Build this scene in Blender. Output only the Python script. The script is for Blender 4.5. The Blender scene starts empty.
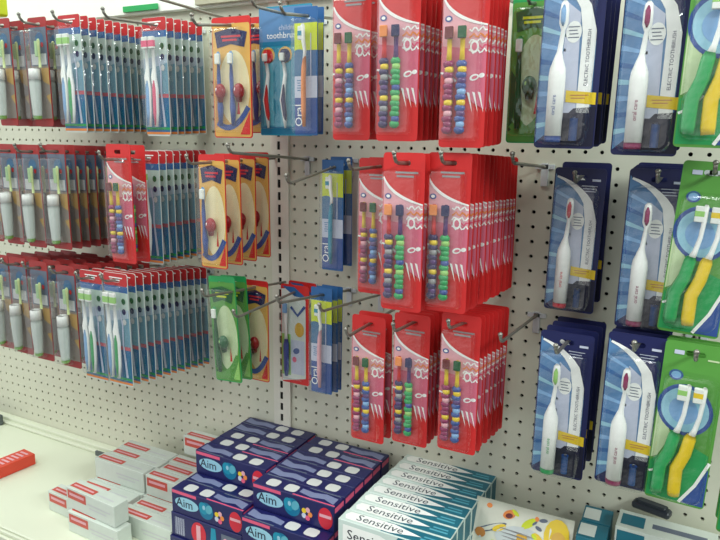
import bpy, math, random
from mathutils import Vector, Matrix, Euler
random.seed(7)
SC = bpy.context.scene
COL = SC.collection
R = math.radians

# ------------------------------------------------------------------ camera
cam_d = bpy.data.cameras.new('camera'); cam = bpy.data.objects.new('camera', cam_d); COL.objects.link(cam)
right = Vector((0.88545547, 0.464569, 0.01201083)); fwd = Vector((-0.45304949, 0.86867953, -0.20035478))
right.normalize(); fwd.normalize(); up = right.cross(fwd).normalized()
M4 = Matrix((right, up, -fwd)).transposed().to_4x4(); M4.translation = Vector((0.7390813, -1.1256940, 0.0228122))
cam.matrix_world = M4
cam_d.sensor_width = 36.0; cam_d.lens = 660.5145 / 720 * 36.0; cam_d.clip_start = 0.02
SC.camera = cam
# ------------------------------------------------------------------ world, lights, exposure
w = bpy.data.worlds.new('world'); SC.world = w; w.use_nodes = True
nt = w.node_tree; bg = nt.nodes['Background']; bg.inputs[1].default_value = 1.4
# the rest of the shop: a bright ceiling with lit aisles towards the left, dim shelves and floor elsewhere
tc = nt.nodes.new('ShaderNodeTexCoord'); dt = nt.nodes.new('ShaderNodeVectorMath'); dt.operation = 'DOT_PRODUCT'; dt.inputs[1].default_value = Vector((-0.62, -0.45, 0.64)).normalized()
rp = nt.nodes.new('ShaderNodeValToRGB'); mr = nt.nodes.new('ShaderNodeMapRange'); mr.inputs[1].default_value = -1
nt.links.new(tc.outputs['Generated'], dt.inputs[0]); nt.links.new(dt.outputs['Value'], mr.inputs[0]); nt.links.new(mr.outputs[0], rp.inputs[0]); nt.links.new(rp.outputs[0], bg.inputs[0])
for e, (p, c) in zip([rp.color_ramp.elements[0], rp.color_ramp.elements[1], rp.color_ramp.elements.new(0.55)], ((0.25, (0.03, 0.03, 0.028)), (0.95, (0.71, 0.96, 0.73)), (0.55, (0.082, 0.098, 0.082)))):
    e.position = p; e.color = c + (1,)

def area(name, loc, target, sx, sy, power, color=(1, 1, 1)):
    d = bpy.data.lights.new(name, 'AREA'); d.shape = 'RECTANGLE'; d.size = sx; d.size_y = sy; d.energy = power; d.color = color
    o = bpy.data.objects.new(name, d); COL.objects.link(o); o.location = loc
    o.rotation_euler = (Vector(target) - Vector(loc)).to_track_quat('-Z', 'Y').to_euler()
    return o
area('fill_behind', (0.9, -2.2, 1.6), (0.6, 0.0, -0.1), 1.2, 0.3, 12, (0.95, 1.0, 0.97))  # added fill from the camera side, for the pack fronts
area('ceiling_tube_left', (-0.95, -0.62, 1.05), (-0.75, 0.0, 0.0), 1.5, 0.22, 9, (0.84, 1.0, 0.86))
area('fill_right', (2.2, -1.0, 0.9), (0.6, 0.0, -0.1), 1.2, 0.3, 38, (0.93, 1.0, 0.97))  # unseen lamp added to brighten the right-hand handles while the wall stays dark
area('ceiling_tube_middle', (-0.1, -0.65, 1.2), (-0.1, -0.25, 0.0), 1.0, 0.12, 5, (0.95, 1.0, 0.93))
SC.view_settings.view_transform = 'Standard'; SC.view_settings.look = 'None'; SC.view_settings.gamma = 1
SC.view_settings.use_curve_mapping = False; SC.view_settings.exposure = 0.0
try: SC.cycles.transparent_max_bounces = 24
except Exception: pass

# ------------------------------------------------------------------ materials
def lin(c):
    c = c / 255.0
    return c / 12.92 if c <= 0.04045 else ((c + 0.055) / 1.055) ** 2.4
MATS = {}
def mat(name, rgb, rough=0.45, metal=0.0, spec=0.4, vary=0.06, scale=60.0):
    """plain coloured material, slightly mottled by a noise texture in object space"""
    if name in MATS: return MATS[name]
    m = bpy.data.materials.new(name); m.use_nodes = True; nt = m.node_tree; b = nt.nodes['Principled BSDF']
    c = [lin(v) for v in rgb]
    tc = nt.nodes.new('ShaderNodeTexCoord'); nz = nt.nodes.new('ShaderNodeTexNoise'); nz.inputs['Scale'].default_value = scale
    mx = nt.nodes.new('ShaderNodeMix'); mx.data_type = 'RGBA'
    mx.inputs[6].default_value = [min(1, v * (1 - vary)) for v in c] + [1]; mx.inputs[7].default_value = [min(1, v * (1 + vary)) for v in c] + [1]
    nt.links.new(tc.outputs['Object'], nz.inputs['Vector']); nt.links.new(nz.outputs['Fac'], mx.inputs[0]); nt.links.new(mx.outputs[2], b.inputs['Base Color'])
    b.inputs['Roughness'].default_value = rough; b.inputs['Metallic'].default_value = metal; b.inputs['Specular IOR Level'].default_value = spec
    m.diffuse_color = c + [1]; MATS[name] = m
    return m
def clear(name, tint=(0.985, 0.99, 0.985), base=0.10, bump=0.55, scale=30.0, rough=0.14):
    """thin transparent plastic with a wavy gloss"""
    m = bpy.data.materials.new(name); m.use_nodes = True; nt = m.node_tree
    for n in list(nt.nodes): nt.nodes.remove(n)
    out = nt.nodes.new('ShaderNodeOutputMaterial'); mix = nt.nodes.new('ShaderNodeMixShader')
    tr = nt.nodes.new('ShaderNodeBsdfTransparent'); tr.inputs[0].default_value = tint + (1,)
    gl = nt.nodes.new('ShaderNodeBsdfGlossy'); gl.inputs['Roughness'].default_value = rough
    fr = nt.nodes.new('ShaderNodeLayerWeight'); fr.inputs['Blend'].default_value = 0.5; pw = nt.nodes.new('ShaderNodeMath'); pw.operation = 'POWER'; pw.inputs[1].default_value = 4.0; hf = nt.nodes.new('ShaderNodeMath'); hf.operation = 'MULTIPLY'; hf.inputs[1].default_value = 0.45
    ad = nt.nodes.new('ShaderNodeMath'); ad.operation = 'ADD'; ad.inputs[1].default_value = base; ad.use_clamp = True
    tc = nt.nodes.new('ShaderNodeTexCoord'); nz = nt.nodes.new('ShaderNodeTexNoise'); nz.inputs['Scale'].default_value = scale; nz.inputs['Detail'].default_value = 3
    oi = nt.nodes.new('ShaderNodeObjectInfo'); va = nt.nodes.new('ShaderNodeVectorMath'); va.operation = 'ADD'
    bp = nt.nodes.new('ShaderNodeBump'); bp.inputs['Strength'].default_value = bump; bp.inputs['Distance'].default_value = 0.01
    L = nt.links.new
    L(tc.outputs['Object'], va.inputs[0]); L(oi.outputs['Random'], va.inputs[1]); L(va.outputs[0], nz.inputs['Vector'])
    L(nz.outputs['Fac'], bp.inputs['Height']); L(bp.outputs[0], gl.inputs['Normal']); L(bp.outputs[0], fr.inputs['Normal'])
    L(fr.outputs['Facing'], pw.inputs[0]); L(pw.outputs[0], hf.inputs[0]); L(hf.outputs[0], ad.inputs[0]); L(ad.outputs[0], mix.inputs[0]); L(tr.outputs[0], mix.inputs[1]); L(gl.outputs[0], mix.inputs[2]); L(mix.outputs[0], out.inputs[0])
    MATS[name] = m
    return m
BLISTER = clear('clear_blister')
def frosted(name, rgb, op):
    m = bpy.data.materials.new(name); m.use_nodes = True; nt = m.node_tree; b = nt.nodes['Principled BSDF']; out = nt.nodes['Material Output']
    b.inputs['Base Color'].default_value = [lin(v) for v in rgb] + [1]; b.inputs['Roughness'].default_value = .2
    tr = nt.nodes.new('ShaderNodeBsdfTransparent'); mx = nt.nodes.new('ShaderNodeMixShader'); nz = nt.nodes.new('ShaderNodeTexNoise'); nz.inputs['Scale'].default_value = 60
    mr = nt.nodes.new('ShaderNodeMapRange'); mr.inputs[3].default_value = op - .08; mr.inputs[4].default_value = op + .08
    nt.links.new(nz.outputs['Fac'], mr.inputs[0]); nt.links.new(mr.outputs[0], mx.inputs[0]); nt.links.new(tr.outputs[0], mx.inputs[1]); nt.links.new(b.outputs[0], mx.inputs[2]); nt.links.new(mx.outputs[0], out.inputs[0])
    return m
BOTTLE = frosted('frosted_bottle', (222, 232, 228), .70)
P = dict(
    red=(208, 42, 42), redd=(160, 44, 44), pink=(212, 108, 132), pinkl=(226, 168, 178), white=(244, 246, 243), grey=(150, 150, 152), greyl=(200, 202, 204),
    orange=(232, 140, 70), navy=(28, 34, 84), navyd=(18, 20, 48), blue=(46, 98, 156), bluel=(128, 172, 216), bluem=(88, 132, 178), lav=(196, 202, 222),
    yellow=(230, 198, 40), green=(40, 158, 88), greend=(26, 92, 52), greenl=(150, 204, 110), greenp=(196, 216, 170), lime=(206, 220, 40),
    teal=(20, 140, 170), teald=(14, 112, 150), teall=(90, 170, 190), magenta=(140, 38, 88), purple=(84, 50, 112), purpled=(52, 38, 88), royal=(52, 82, 150),
    black=(20, 20, 22), brown=(122, 104, 96), maroon=(110, 40, 42), gold=(214, 168, 60), cream=(236, 222, 178), hero=(222, 172, 88), herod=(196, 132, 70),
    card_green=(88, 154, 66), pale=(214, 222, 216), steelblue=(60, 110, 150), deepteal=(28, 108, 128), silver=(196, 204, 204), pinkhot=(224, 92, 128), crimson=(206, 40, 60),
    skyl=(150, 200, 220), slate=(98, 108, 126))
def m(k):
    return mat('print_' + k, P[k], 0.42, 0, 0.4)
def pl(k):
    return mat('plastic_' + k, P[k], 0.28, 0, 0.5)

# ------------------------------------------------------------------ mesh builder
class MB:
    def __init__(s): s.v = []; s.f = []; s.mi = []; s.mats = []; s.sm = []
    def _m(s, mt):
        if mt not in s.mats: s.mats.append(mt)
        return s.mats.index(mt)
    def add(s, vs, fs, mt, smooth=False):
        o = len(s.v); k = s._m(mt); s.v += [tuple(p) for p in vs]
        for f in fs: s.f.append([i + o for i in f]); s.mi.append(k); s.sm.append(smooth)
    def poly(s, pts, mt): s.add(pts, [list(range(len(pts)))], mt)
    def dec(s, pts, y, mt): s.poly([(a, y, b) for a, b in pts], mt)               # flat print in the x-z plane
    def rect(s, x0, x1, z0, z1, y, mt): s.dec([(x0, z0), (x1, z0), (x1, z1), (x0, z1)], y, mt)
    def oval(s, cx, cz, rx, rz, y, mt, n=18, rot=0.0):
        pts = []
        for i in range(n):
            a = 2 * math.pi * i / n; px, pz = rx * math.cos(a), rz * math.sin(a)
            pts.append((cx + px * math.cos(rot) - pz * math.sin(rot), cz + px * math.sin(rot) + pz * math.cos(rot)))
        s.dec(pts, y, mt)
    def band(s, pts, wd, y, mt):                                                  # ribbon along a 2-D path
        L, Rr = [], []
        for i, p in enumerate(pts):
            a = pts[max(0, i - 1)]; b = pts[min(len(pts) - 1, i + 1)]
            dx, dz = b[0] - a[0], b[1] - a[1]; l = math.hypot(dx, dz) or 1
            ww = wd[i] if isinstance(wd, (list, tuple)) else wd
            L.append((p[0] - dz / l * ww / 2, p[1] + dx / l * ww / 2)); Rr.append((p[0] + dz / l * ww / 2, p[1] - dx / l * ww / 2))
        for i in range(len(pts) - 1): s.dec([L[i], Rr[i], Rr[i + 1], L[i + 1]], y, mt)
    def lines(s, x0, x1, z, dz, n, h, y, mt):                                     # unreadable small print
        for i in range(n):
            a = x0 + (x1 - x0) * 0.06 * (i % 3); s.rect(a, x1 - (x1 - x0) * 0.09 * ((i * 2) % 3), z - i * dz - h, z - i * dz, y, mt)
    def box(s, x0, x1, y0, y1, z0, z1, mt):
        vs = [(x0, y0, z0), (x1, y0, z0), (x1, y1, z0), (x0, y1, z0), (x0, y0, z1), (x1, y0, z1), (x1, y1, z1), (x0, y1, z1)]
        s.add(vs, [(0, 3, 2, 1), (4, 5, 6, 7), (0, 1, 5, 4), (1, 2, 6, 5), (2, 3, 7, 6), (3, 0, 4, 7)], mt)
    def bbox(s, x0, x1, y0, y1, z0, z1, mt, c=0.001):                             # box with chamfered edges
        vs = []; idx = {}
        for a in (0, 1):
            for b in (0, 1):
                for d in (0, 1):
                    X, Y, Z = (x0, x1)[a], (y0, y1)[b], (z0, z1)[d]; sx, sy, sz = (c, -c)[a], (c, -c)[b], (c, -c)[d]
                    for k in range(3):
                        idx[a, b, d, k] = len(vs)
                        vs.append((X if k == 0 else X + sx, Y if k == 1 else Y + sy, Z if k == 2 else Z + sz))
        fs = []
        for a in (0, 1):
            fs.append([idx[a, b, d, 0] for b, d in ((0, 0), (1, 0), (1, 1), (0, 1))])
            fs.append([idx[b, a, d, 1] for b, d in ((0, 0), (1, 0), (1, 1), (0, 1))])
            fs.append([idx[b, d, a, 2] for b, d in ((0, 0), (1, 0), (1, 1), (0, 1))])
            for b in (0, 1):
                fs.append([idx[0, a, b, 1], idx[1, a, b, 1], idx[1, a, b, 2], idx[0, a, b, 2]])
                fs.append([idx[a, 0, b, 0], idx[a, 1, b, 0], idx[a, 1, b, 2], idx[a, 0, b, 2]])
                fs.append([idx[a, b, 0, 0], idx[a, b, 1, 0], idx[a, b, 1, 1], idx[a, b, 0, 1]])
                for d in (0, 1): fs.append([idx[a, b, d, k] for k in range(3)])
        s.add(vs, fs, mt)
    def tube(s, path, rad, mt, n=8, fy=1.0, cap=True):                            # swept round section; fy flattens it in depth
        vs = []; fs = []; path = [Vector(p) for p in path]
        for i, p in enumerate(path):
            t = (path[min(len(path) - 1, i + 1)] - path[max(0, i - 1)]).normalized()
            ref = Vector((0, 1, 0)) if abs(t.y) < 0.9 else Vector((1, 0, 0))
            a = t.cross(ref).normalized(); b = a.cross(t).normalized(); r = rad[i] if isinstance(rad, (list, tuple)) else rad
            for k in range(n):
                an = 2 * math.pi * k / n; vs.append(p + a * (r * math.cos(an)) + b * (r * fy * math.sin(an)))
        for i in range(len(path) - 1):
            for k in range(n):
                k2 = (k + 1) % n; fs.append((i * n + k, i * n + k2, i * n + n + k2, i * n + n + k))
        if cap: fs.append(tuple(range(n))); fs.append(tuple(range(len(vs) - n, len(vs))))
        s.add(vs, fs, mt, True)
    def ball(s, c, r, mt, nu=10, nv=6):
        rx, ry, rz = r if isinstance(r, (list, tuple)) else (r, r, r); vs = []; fs = []
        for j in range(nv + 1):
            th = math.pi * j / nv
            for i in range(nu):
                ph = 2 * math.pi * i / nu
                vs.append((c[0] + rx * math.sin(th) * math.cos(ph), c[1] + ry * math.sin(th) * math.sin(ph), c[2] + rz * math.cos(th)))
        for j in range(nv):
            for i in range(nu):
                i2 = (i + 1) % nu; fs.append((j * nu + i, j * nu + i2, j * nu + nu + i2, j * nu + nu + i))
        s.add(vs, fs, mt, True)
    def text(s, body, mt, size, fn):                                              # fn maps (x, y) of the flat text to a point
        cu = bpy.data.curves.new('t', 'FONT'); cu.body = body; cu.size = size; cu.align_x = 'CENTER'; cu.align_y = 'CENTER'; cu.resolution_u = 2
        o = bpy.data.objects.new('t', cu); me = bpy.data.meshes.new_from_object(o)
        s.add([fn(v.co.x, v.co.y) for v in me.vertices], [list(p.vertices) for p in me.polygons], mt)
        bpy.data.objects.remove(o); bpy.data.curves.remove(cu); bpy.data.meshes.remove(me)
    def plate(s, outline, holes, y0, y1, mt):                                     # flat sheet with holes and thickness
        cu = bpy.data.curves.new('p', 'CURVE'); cu.dimensions = '2D'; cu.fill_mode = 'BOTH'; cu.extrude = (y1 - y0) / 2
        for lp in [outline] + holes:
            sp = cu.splines.new('POLY'); sp.points.add(len(lp) - 1); sp.use_cyclic_u = True
            for q, (a, b) in zip(sp.points, lp): q.co = (a, b, 0, 1)
        o = bpy.data.objects.new('p', cu); me = bpy.data.meshes.new_from_object(o); ym = (y0 + y1) / 2
        s.add([(v.co.x, ym - v.co.z, v.co.y) for v in me.vertices], [list(p.vertices) for p in me.polygons], mt)
        bpy.data.objects.remove(o); bpy.data.curves.remove(cu); bpy.data.meshes.remove(me)
    def mesh(s, name):
        me = bpy.data.meshes.new(name); me.from_pydata(s.v, [], s.f); me.update()
        for mt in s.mats: me.materials.append(mt)
        for p, k, sm in zip(me.polygons, s.mi, s.sm): p.material_index = k; p.use_smooth = sm
        return me
    def build(s, name, parent=None, loc=None):
        o = bpy.data.objects.new(name, s.mesh(name)); COL.objects.link(o)
        if parent: o.parent = parent
        if loc: o.location = loc
        return o
def rrect(x0, x1, z0, z1, r, n=4):
    pts = []
    for cx, cz, a0 in ((x1 - r, z1 - r, 0), (x0 + r, z1 - r, 90), (x0 + r, z0 + r, 180), (x1 - r, z0 + r, 270)):
        for i in range(n + 1):
            a = R(a0 + 90 * i / n); pts.append((cx + r * math.cos(a), cz + r * math.sin(a)))
    return pts
def arc(p0, p1, p2, n=8):
    return [((1 - t) ** 2 * p0[0] + 2 * t * (1 - t) * p1[0] + t * t * p2[0], (1 - t) ** 2 * p0[1] + 2 * t * (1 - t) * p1[1] + t * t * p2[1]) for t in [i / n for i in range(n + 1)]]
def tag(o, label=None, cat=None, group=None, kind=None):
    if label: o['label'] = label
    if cat: o['category'] = cat
    if group: o['group'] = group
    if kind: o['kind'] = kind
    return o
def empty(name, loc, rot=(0, 0, 0)):
    o = bpy.data.objects.new(name, None); o.empty_display_size = 0.02; COL.objects.link(o); o.location = loc; o.rotation_euler = rot
    return o

# ------------------------------------------------------------------ the setting
PEG = mat('pegboard_paint', (212, 213, 195), 0.42, 0, 0.45, 0.03, 9)
DARK = mat('cavity_shade', (16, 16, 15), 0.8)  # near-black colour stands in for shade inside holes and slots
G = 0.0254
def pegboard(name, c0, c1, r0, r1, x0, x1, z0, z1):
    """painted sheet, holes on a one-inch grid"""
    b = MB(); h = 0.0033; d = 0.005; n = 8
    ring = [(h * math.cos(2 * math.pi * (k + 0.5) / n), h * math.sin(2 * math.pi * (k + 0.5) / n)) for k in range(n)]
    sq = []
    for (a, c) in ring:
        f = (G / 2) / max(abs(a), abs(c)); sq.append((a * f, c * f))
    vs, fs = [], []
    for c in range(c0, c1 + 1):
        for r in range(r0, r1 + 1):
            X, Z, o = c * G, -r * G, len(vs)
            vs += [(X + a, 0, Z + e) for a, e in ring] + [(X + a, 0, Z + e) for a, e in sq] + [(X + a, d, Z + e) for a, e in ring]
            vs += [(X + sx * G / 2, 0, Z + sz * G / 2) for sx, sz in ((1, 1), (-1, 1), (-1, -1), (1, -1))]
            for k in range(n):
                k2 = (k + 1) % n
                fs.append((o + k, o + k2, o + n + k2, o + n + k)); fs.append((o + k, o + 2 * n + k, o + 2 * n + k2, o + k2))
            # ring points straddle the corners: close the corner triangles
            for ci, (ka, kb) in enumerate(((0, 1), (2, 3), (4, 5), (6, 7))): fs.append((o + n + ka, o + 3 * n + ci, o + n + kb))
    b.add(vs, fs, PEG)
    X0, X1, Z0, Z1 = (c0 - .5) * G, (c1 + .5) * G, -(r1 + .5) * G, -(r0 - .5) * G
    if z0 < Z0: b.poly([(X0, 0, z0), (X1, 0, z0), (X1, 0, Z0), (X0, 0, Z0)], PEG)
    if z1 > Z1: b.poly([(X0, 0, Z1), (X1, 0, Z1), (X1, 0, z1), (X0, 0, z1)], PEG)
    b.box(X0, X1, 0.012, 0.02, z0, z1, DARK)  # black sheet gives the holes their shade by colour
    return tag(b.build(name), kind='structure')
tag(pegboard('wall_left', -72, -2, -13, 30, 0, 0, -0.83, 0.36), 'white painted pegboard panel left of the slotted upright', 'wall')
tag(pegboard('wall_right', 0, 44, -13, 30, 0, 0, -0.83, 0.36), 'white painted pegboard panel right of the slotted upright', 'wall')
# slotted upright between the two panels
UP = mat('upright_paint', (222, 220, 208), 0.4, 0, 0.45, 0.03)
b = MB(); ux0, ux1, uy = -1.62 * G - 0.012, -0.42 * G, -0.006; sx0, sx1 = -1.30 * G - 0.0035, -1.30 * G + 0.0035
b.box(ux0, sx0, uy, 0.011, -0.80, 0.40, UP); b.box(sx1, ux1, uy, 0.011, -0.80, 0.40, UP)
for r in range(-15, 32):
    z = -(r + 0.5) * G; b.box(sx0, sx1, uy, -0.0046, z - 0.0045, z + 0.0045, UP)
b.box(sx0 + .0003, sx1 - .0003, -0.0048, 0.010, -0.80, 0.40, DARK)  # black backing right behind the face puts the slot shade into colour
tag(b.build('trim_1'), 'white slotted metal upright joining the pegboard panels', 'upright', kind='structure')
# shelf
SH = mat('shelf_paint', (222, 227, 206), 0.45, 0, 0.4, 0.04, 6)
SHZ = -0.80
b = MB(); b.bbox(-1.85, 1.12, -0.355, 0.0, SHZ - 0.03, SHZ, SH, 0.002)
b.bbox(-1.85, 1.12, -0.362, -0.356, SHZ - 0.06, SHZ - 0.004, SH, 0.001); b.bbox(-1.85, 1.12, -0.370, -0.363, SHZ - 0.065, SHZ - 0.010, SH, 0.001)
tag(b.build('floor'), 'cream metal base shelf under the pegboard', 'shelf', kind='structure')
b = MB(); b.bbox(-1.85, 1.12, -0.020, -0.0005, SHZ + 0.0005, SHZ + 0.016, SH, 0.002); b.bbox(-1.85, 1.12, -0.032, -0.0205, SHZ + 0.0005, SHZ + 0.008, SH, 0.002)
tag(b.build('baseboard_back'), 'cream metal strip where the shelf meets the pegboard', 'baseboard', kind='structure')
# header panel above the pegboard, in the light of the tube
HD = mat('header_paint', (240, 243, 236), 0.5, 0, 0.3, 0.02)
b = MB(); b.bbox(-1.85, 1.12, -0.016, -0.001, 0.272, 0.62, HD, 0.002)
tag(b.build('wall_header'), 'bright white header panel above the pegboard', 'wall', kind='structure')
b = MB(); b.bbox(-0.22, 1.12, -0.026, -0.0165, 0.276, 0.288, mat('header_rail', (176, 172, 150), 0.4), 0.001)
tag(b.build('trim_2'), 'thin tan rail along the header panel', 'rail', kind='structure')

# ------------------------------------------------------------------ packs : every builder returns a list of parts
# part = (name, mesh, label, [sub-parts]) ; origin = middle of the hang slot, card facing -y
OFF = 0.014
def card_base(b, W, H, mt, slot=0.020, r=0.005, sh=0.0036, t=0.0012):
    b.plate(rrect(-W / 2, W / 2, OFF - H, OFF, r), [rrect(-slot / 2, slot / 2, -sh, sh, sh * 0.95, 3)], 0, t, mt)
def blister(x0, x1, z0, z1, dep, r=0.008, ins=0.003, front=None):
    b = MB(); n = 4; lv = []
    for (i, y) in ((0, -0.0012), (ins * 0.5, -dep * 0.75), (ins, -dep * 0.94), (ins + 0.0025, -dep)):
        lv.append([(a, y, c) for a, c in rrect(x0 + i, x1 - i, z0 + i, z1 - i, max(0.001, r - i * 0.4), n)])
    N = len(lv[0]); vs = sum(lv, []); fs = []
    for l in range(3):
        for k in range(N): k2 = (k + 1) % N; fs.append((l * N + k, l * N + k2, l * N + N + k2, l * N + N + k))
    fs.append(tuple(range(3 * N, 4 * N)))
    b.add(vs, fs, BLISTER)
    return b.mesh('blister')
def Z(H, f): return OFF - H * f
Y1, Y2, Y3, Y4 = -0.0004, -0.0007, -0.0010, -0.0013

def red_pack(var):
    W, H = 0.062, 0.222; X = lambda f: -W / 2 + W * f; V = lambda f: Z(H, f); b = MB()
    card_base(b, W, H, m('red'))
    cv = arc((X(.02), V(.15)), (X(.18), V(.27)), (X(.98), V(.315)), 10)
    b.dec(cv + [(X(.98), V(.47)), (X(.02), V(.50))], Y1, m('pinkl'))
    b.dec([(X(.02), V(.42)), (X(.98), V(.45)), (X(.98), V(.78)), (X(.72), V(.74)), (X(.5), V(.66)), (X(.02), V(.58))], Y2, m('pink'))
    b.band(cv, [.002 + .0022 * math.sin(math.pi * i / 10) for i in range(11)], Y3, m('white'))
    for k, (za, c) in enumerate(((.335, 'white'), (.37, 'orange'), (.40, 'white'), (.43, 'pinkhot'), (.455, 'white'))):
        b.band([(X(.60 + .38 * i / 8), V(za + .012 * math.sin(i * 1.9 + k))) for i in range(9)], .0022, Y3, m(c))
    b.oval(X(.72), V(.43), .006, .008, Y4, m('white'), 14); b.oval(X(.72), V(.43), .0035, .005, Y4 - .0003, m('pink'), 12)
    b.band(arc((X(.0), V(.57)), (X(.2), V(.58)), (X(.35), V(.62))), .0026, Y3, m('white'))
    b.oval(X(.74), V(.60), .0065, .004, Y3, m('white'), 12, .3); b.oval(X(.75), V(.60), .004, .002, Y4, m('pink'), 10, .3); b.oval(X(.9), V(.59), .004, .003, Y3, m('white'), 10, .3)
    for f in (.62, .74, .86): b.dec([(X(f - .03), V(.68)), (X(f + .03), V(.685)), (X(f + .11), V(.80))], Y3, m('white'))
    b.lines(X(.3), X(.85), V(.115), .0052, 2, .0026, Y2, m('grey'))
    b.oval(X(.14), V(.27), .005, .004, Y3, m('royal'), 12); b.oval(X(.14), V(.27), .003, .0022, Y4, m('white'), 10)
    parts = [('card', b.mesh('card'), None, [])]
    cfg = {0: ((.21, 'maroon', 'yellow', 'magenta', ('yellow', 'pinkl', 'magenta')), (.49, 'greend', 'yellow', 'royal', ('yellow', 'purple', 'bluel'))),
           1: ((.21, 'orange', 'red', 'purpled', ('yellow', 'grey', 'purple')), (.49, 'navy', 'purple', 'green', ('greenl', 'green', 'royal')))}[var]
    for (fx, hd, nk, bd, acc) in cfg:
        x = X(fx); h = MB(); yb = -0.0062
        h.tube([(x, yb, V(.315)), (x, yb, V(.335)), (x, yb, V(.375)), (x, yb, V(.39))], [.002, .0048, .0048, .0026], pl(nk), 8, .5)
        h.tube([(x, yb, V(.38)), (x, yb, V(.45)), (x, yb, V(.52))], [.0034, .0032, .004], pl(nk), 8, .9)
        k = 0; f = .525
        while f < .92:
            c = bd if k % 2 == 0 else acc[(k // 2) % 3]
            h.ball((x + (.0006 if k % 2 else -.0004), yb, V(f)), (.0076 if k % 2 == 0 else .0064, .0052, .0058), pl(c), 8, 5); k += 1; f += .031
        bm_ = MB(); bm_.bbox(x - .0054, x + .0054, yb - .0058, yb - .0015, V(.385), V(.318), mat('bristle_' + hd, P[hd], .9), .0008)
        parts.append(('toothbrush', h.mesh('toothbrush'), '%s beaded handle with %s neck' % ({'magenta': 'magenta', 'royal': 'blue', 'purpled': 'dark purple', 'green': 'green'}[bd], {'yellow': 'yellow', 'red': 'red', 'purple': 'purple'}[nk]), [('bristles', bm_.mesh('bristles'), None)]))
    parts.append(('blister', blister(X(.03), X(.93), V(.97), V(.10), .0145, .006), 'clear plastic blister', []))
    return parts, W, H

def electric_pack(tip):
    W, H = 0.075, 0.222; X = lambda f: -W / 2 + W * f; V = lambda f: Z(H, f); b = MB()
    card_base(b, W, H, m('navy'))
    cv = arc((X(.06), V(.06)), (X(.75), V(.14)), (X(.90), V(.42)), 10)
    b.dec([(X(.02), V(.04))] + cv + [(X(.90), V(.80)), (X(.45), V(.84)), (X(.02), V(.97))], Y1, m('bluem'))
    b.dec([(X(.40), V(.20)), (X(.62), V(.26)), (X(.66), V(.82)), (X(.36), V(.82))], Y2, m('lav'))
    for i in range(9):                                                              # light rays on the blue field
        z = .14 + .09 * i; b.dec([(X(.02), V(z)), (X(.02), V(z + .03)), (X(.42), V(z + .09 - .012 * i)), (X(.42), V(z + .075 - .012 * i))], Y2, m(('bluel', 'blue', 'skyl')[i % 3]))
    b.band(cv[:7] + [(X(.78), V(.36)), (X(.78), V(.55)), (X(.77), V(.80))], [.003, .004, .006, .0075, .009, .011, .013, .0165, .0165, .016], Y3, m('white'))
    b.text('ELECTRIC TOOTHBRUSH', m('navy'), .0060, lambda x, y: (X(.785) - y, Y4, V(.50) + x))
    b.oval(X(.53), V(.36), .0095, .0130, Y3, m('white'), 18); b.lines(X(.44), X(.62), V(.33), .0042, 4, .0012, Y4, m('slate'))
    b.lines(X(.55), X(.85), V(.115), .004, 3, .0011, Y2, m('lav')); b.rect(X(.74), X(.9), V(.085), V(.07), Y2, m('lav'))
    b.dec([(X(.48), V(.675)), (X(.97), V(.69)), (X(.97), V(.755)), (X(.48), V(.74))], Y4, m('yellow'))
    b.lines(X(.55), X(.85), V(.700), .0035, 2, .0012, Y4 - .0003, m('herod'))
    b.dec([(X(.46), V(.80)), (X(.55), V(.80)), (X(.62), V(.775)), (X(.98), V(.765)), (X(.98), V(.985)), (X(.46), V(.985))], Y3, m('navyd'))
    parts = [('card', b.mesh('card'), None, [])]
    h = MB(); x = X(.345); y = -.0125; wh = pl('white'); xt = X(.385)
    h.tube([(xt, y, V(.20)), (xt, y, V(.215)), (xt, y, V(.26)), (xt, y, V(.32)), (xt, y, V(.355)), (x + .0008, y, V(.47)), (x, y, V(.505)), (x, y, V(.56)), (x, y, V(.60)), (x, y, V(.93))],
           [.002, .0045, .0056, .0056, .0026, .0034, .0056, .0098, .0106, .0102], wh, 12, .85)
    if tip != 'greenl': pass
    h.text('oral care', m({'royal': 'royal', 'crimson': 'crimson', 'magenta': 'magenta', 'green': 'green'}[tip]), .0068, lambda a, c: (x - c, y - .0092, V(.76) + a))
    br = MB(); br.tube([(xt, y - .004, V(.225)), (xt, y - .006, V(.25)), (xt, y - .006, V(.31)), (xt, y - .004, V(.335))], [.001, .003, .003, .001], mat('bristle_' + tip, P[{'royal': 'bluel', 'green': 'greenl'}.get(tip, tip)], .9), 10, .5)
    cp = MB(); cp.tube([(x, y, V(.93)), (x, y, V(.945)), (x, y, V(.965))], [.0103, .0104, .0098], pl(tip), 12, .85)
    parts.append(('toothbrush', h.mesh('toothbrush'), 'white battery toothbrush', [('bristles', br.mesh('bristles'), None), ('end_cap', cp.mesh('end_cap'), '%s end cap' % {'royal': 'blue', 'crimson': 'red', 'magenta': 'purple', 'green': 'green'}[tip])]))
    ba = MB(); bx = X(.66); ba.tube([(bx, -.007, V(.83)), (bx, -.007, V(.955))], .0052, mat('battery_wrap', (40, 90, 170), .25, .3), 12); ba.tube([(bx, -.007, V(.822)), (bx, -.007, V(.83))], .002, mat('steel', (190, 192, 195), .3, .9), 8)
    parts.append(('battery', ba.mesh('battery'), 'blue battery', []))
    parts.append(('blister', blister(X(.03), X(.93), V(.985), V(.10), .0245, .012, .004), 'clear plastic blister', []))
    return parts, W, H

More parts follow.
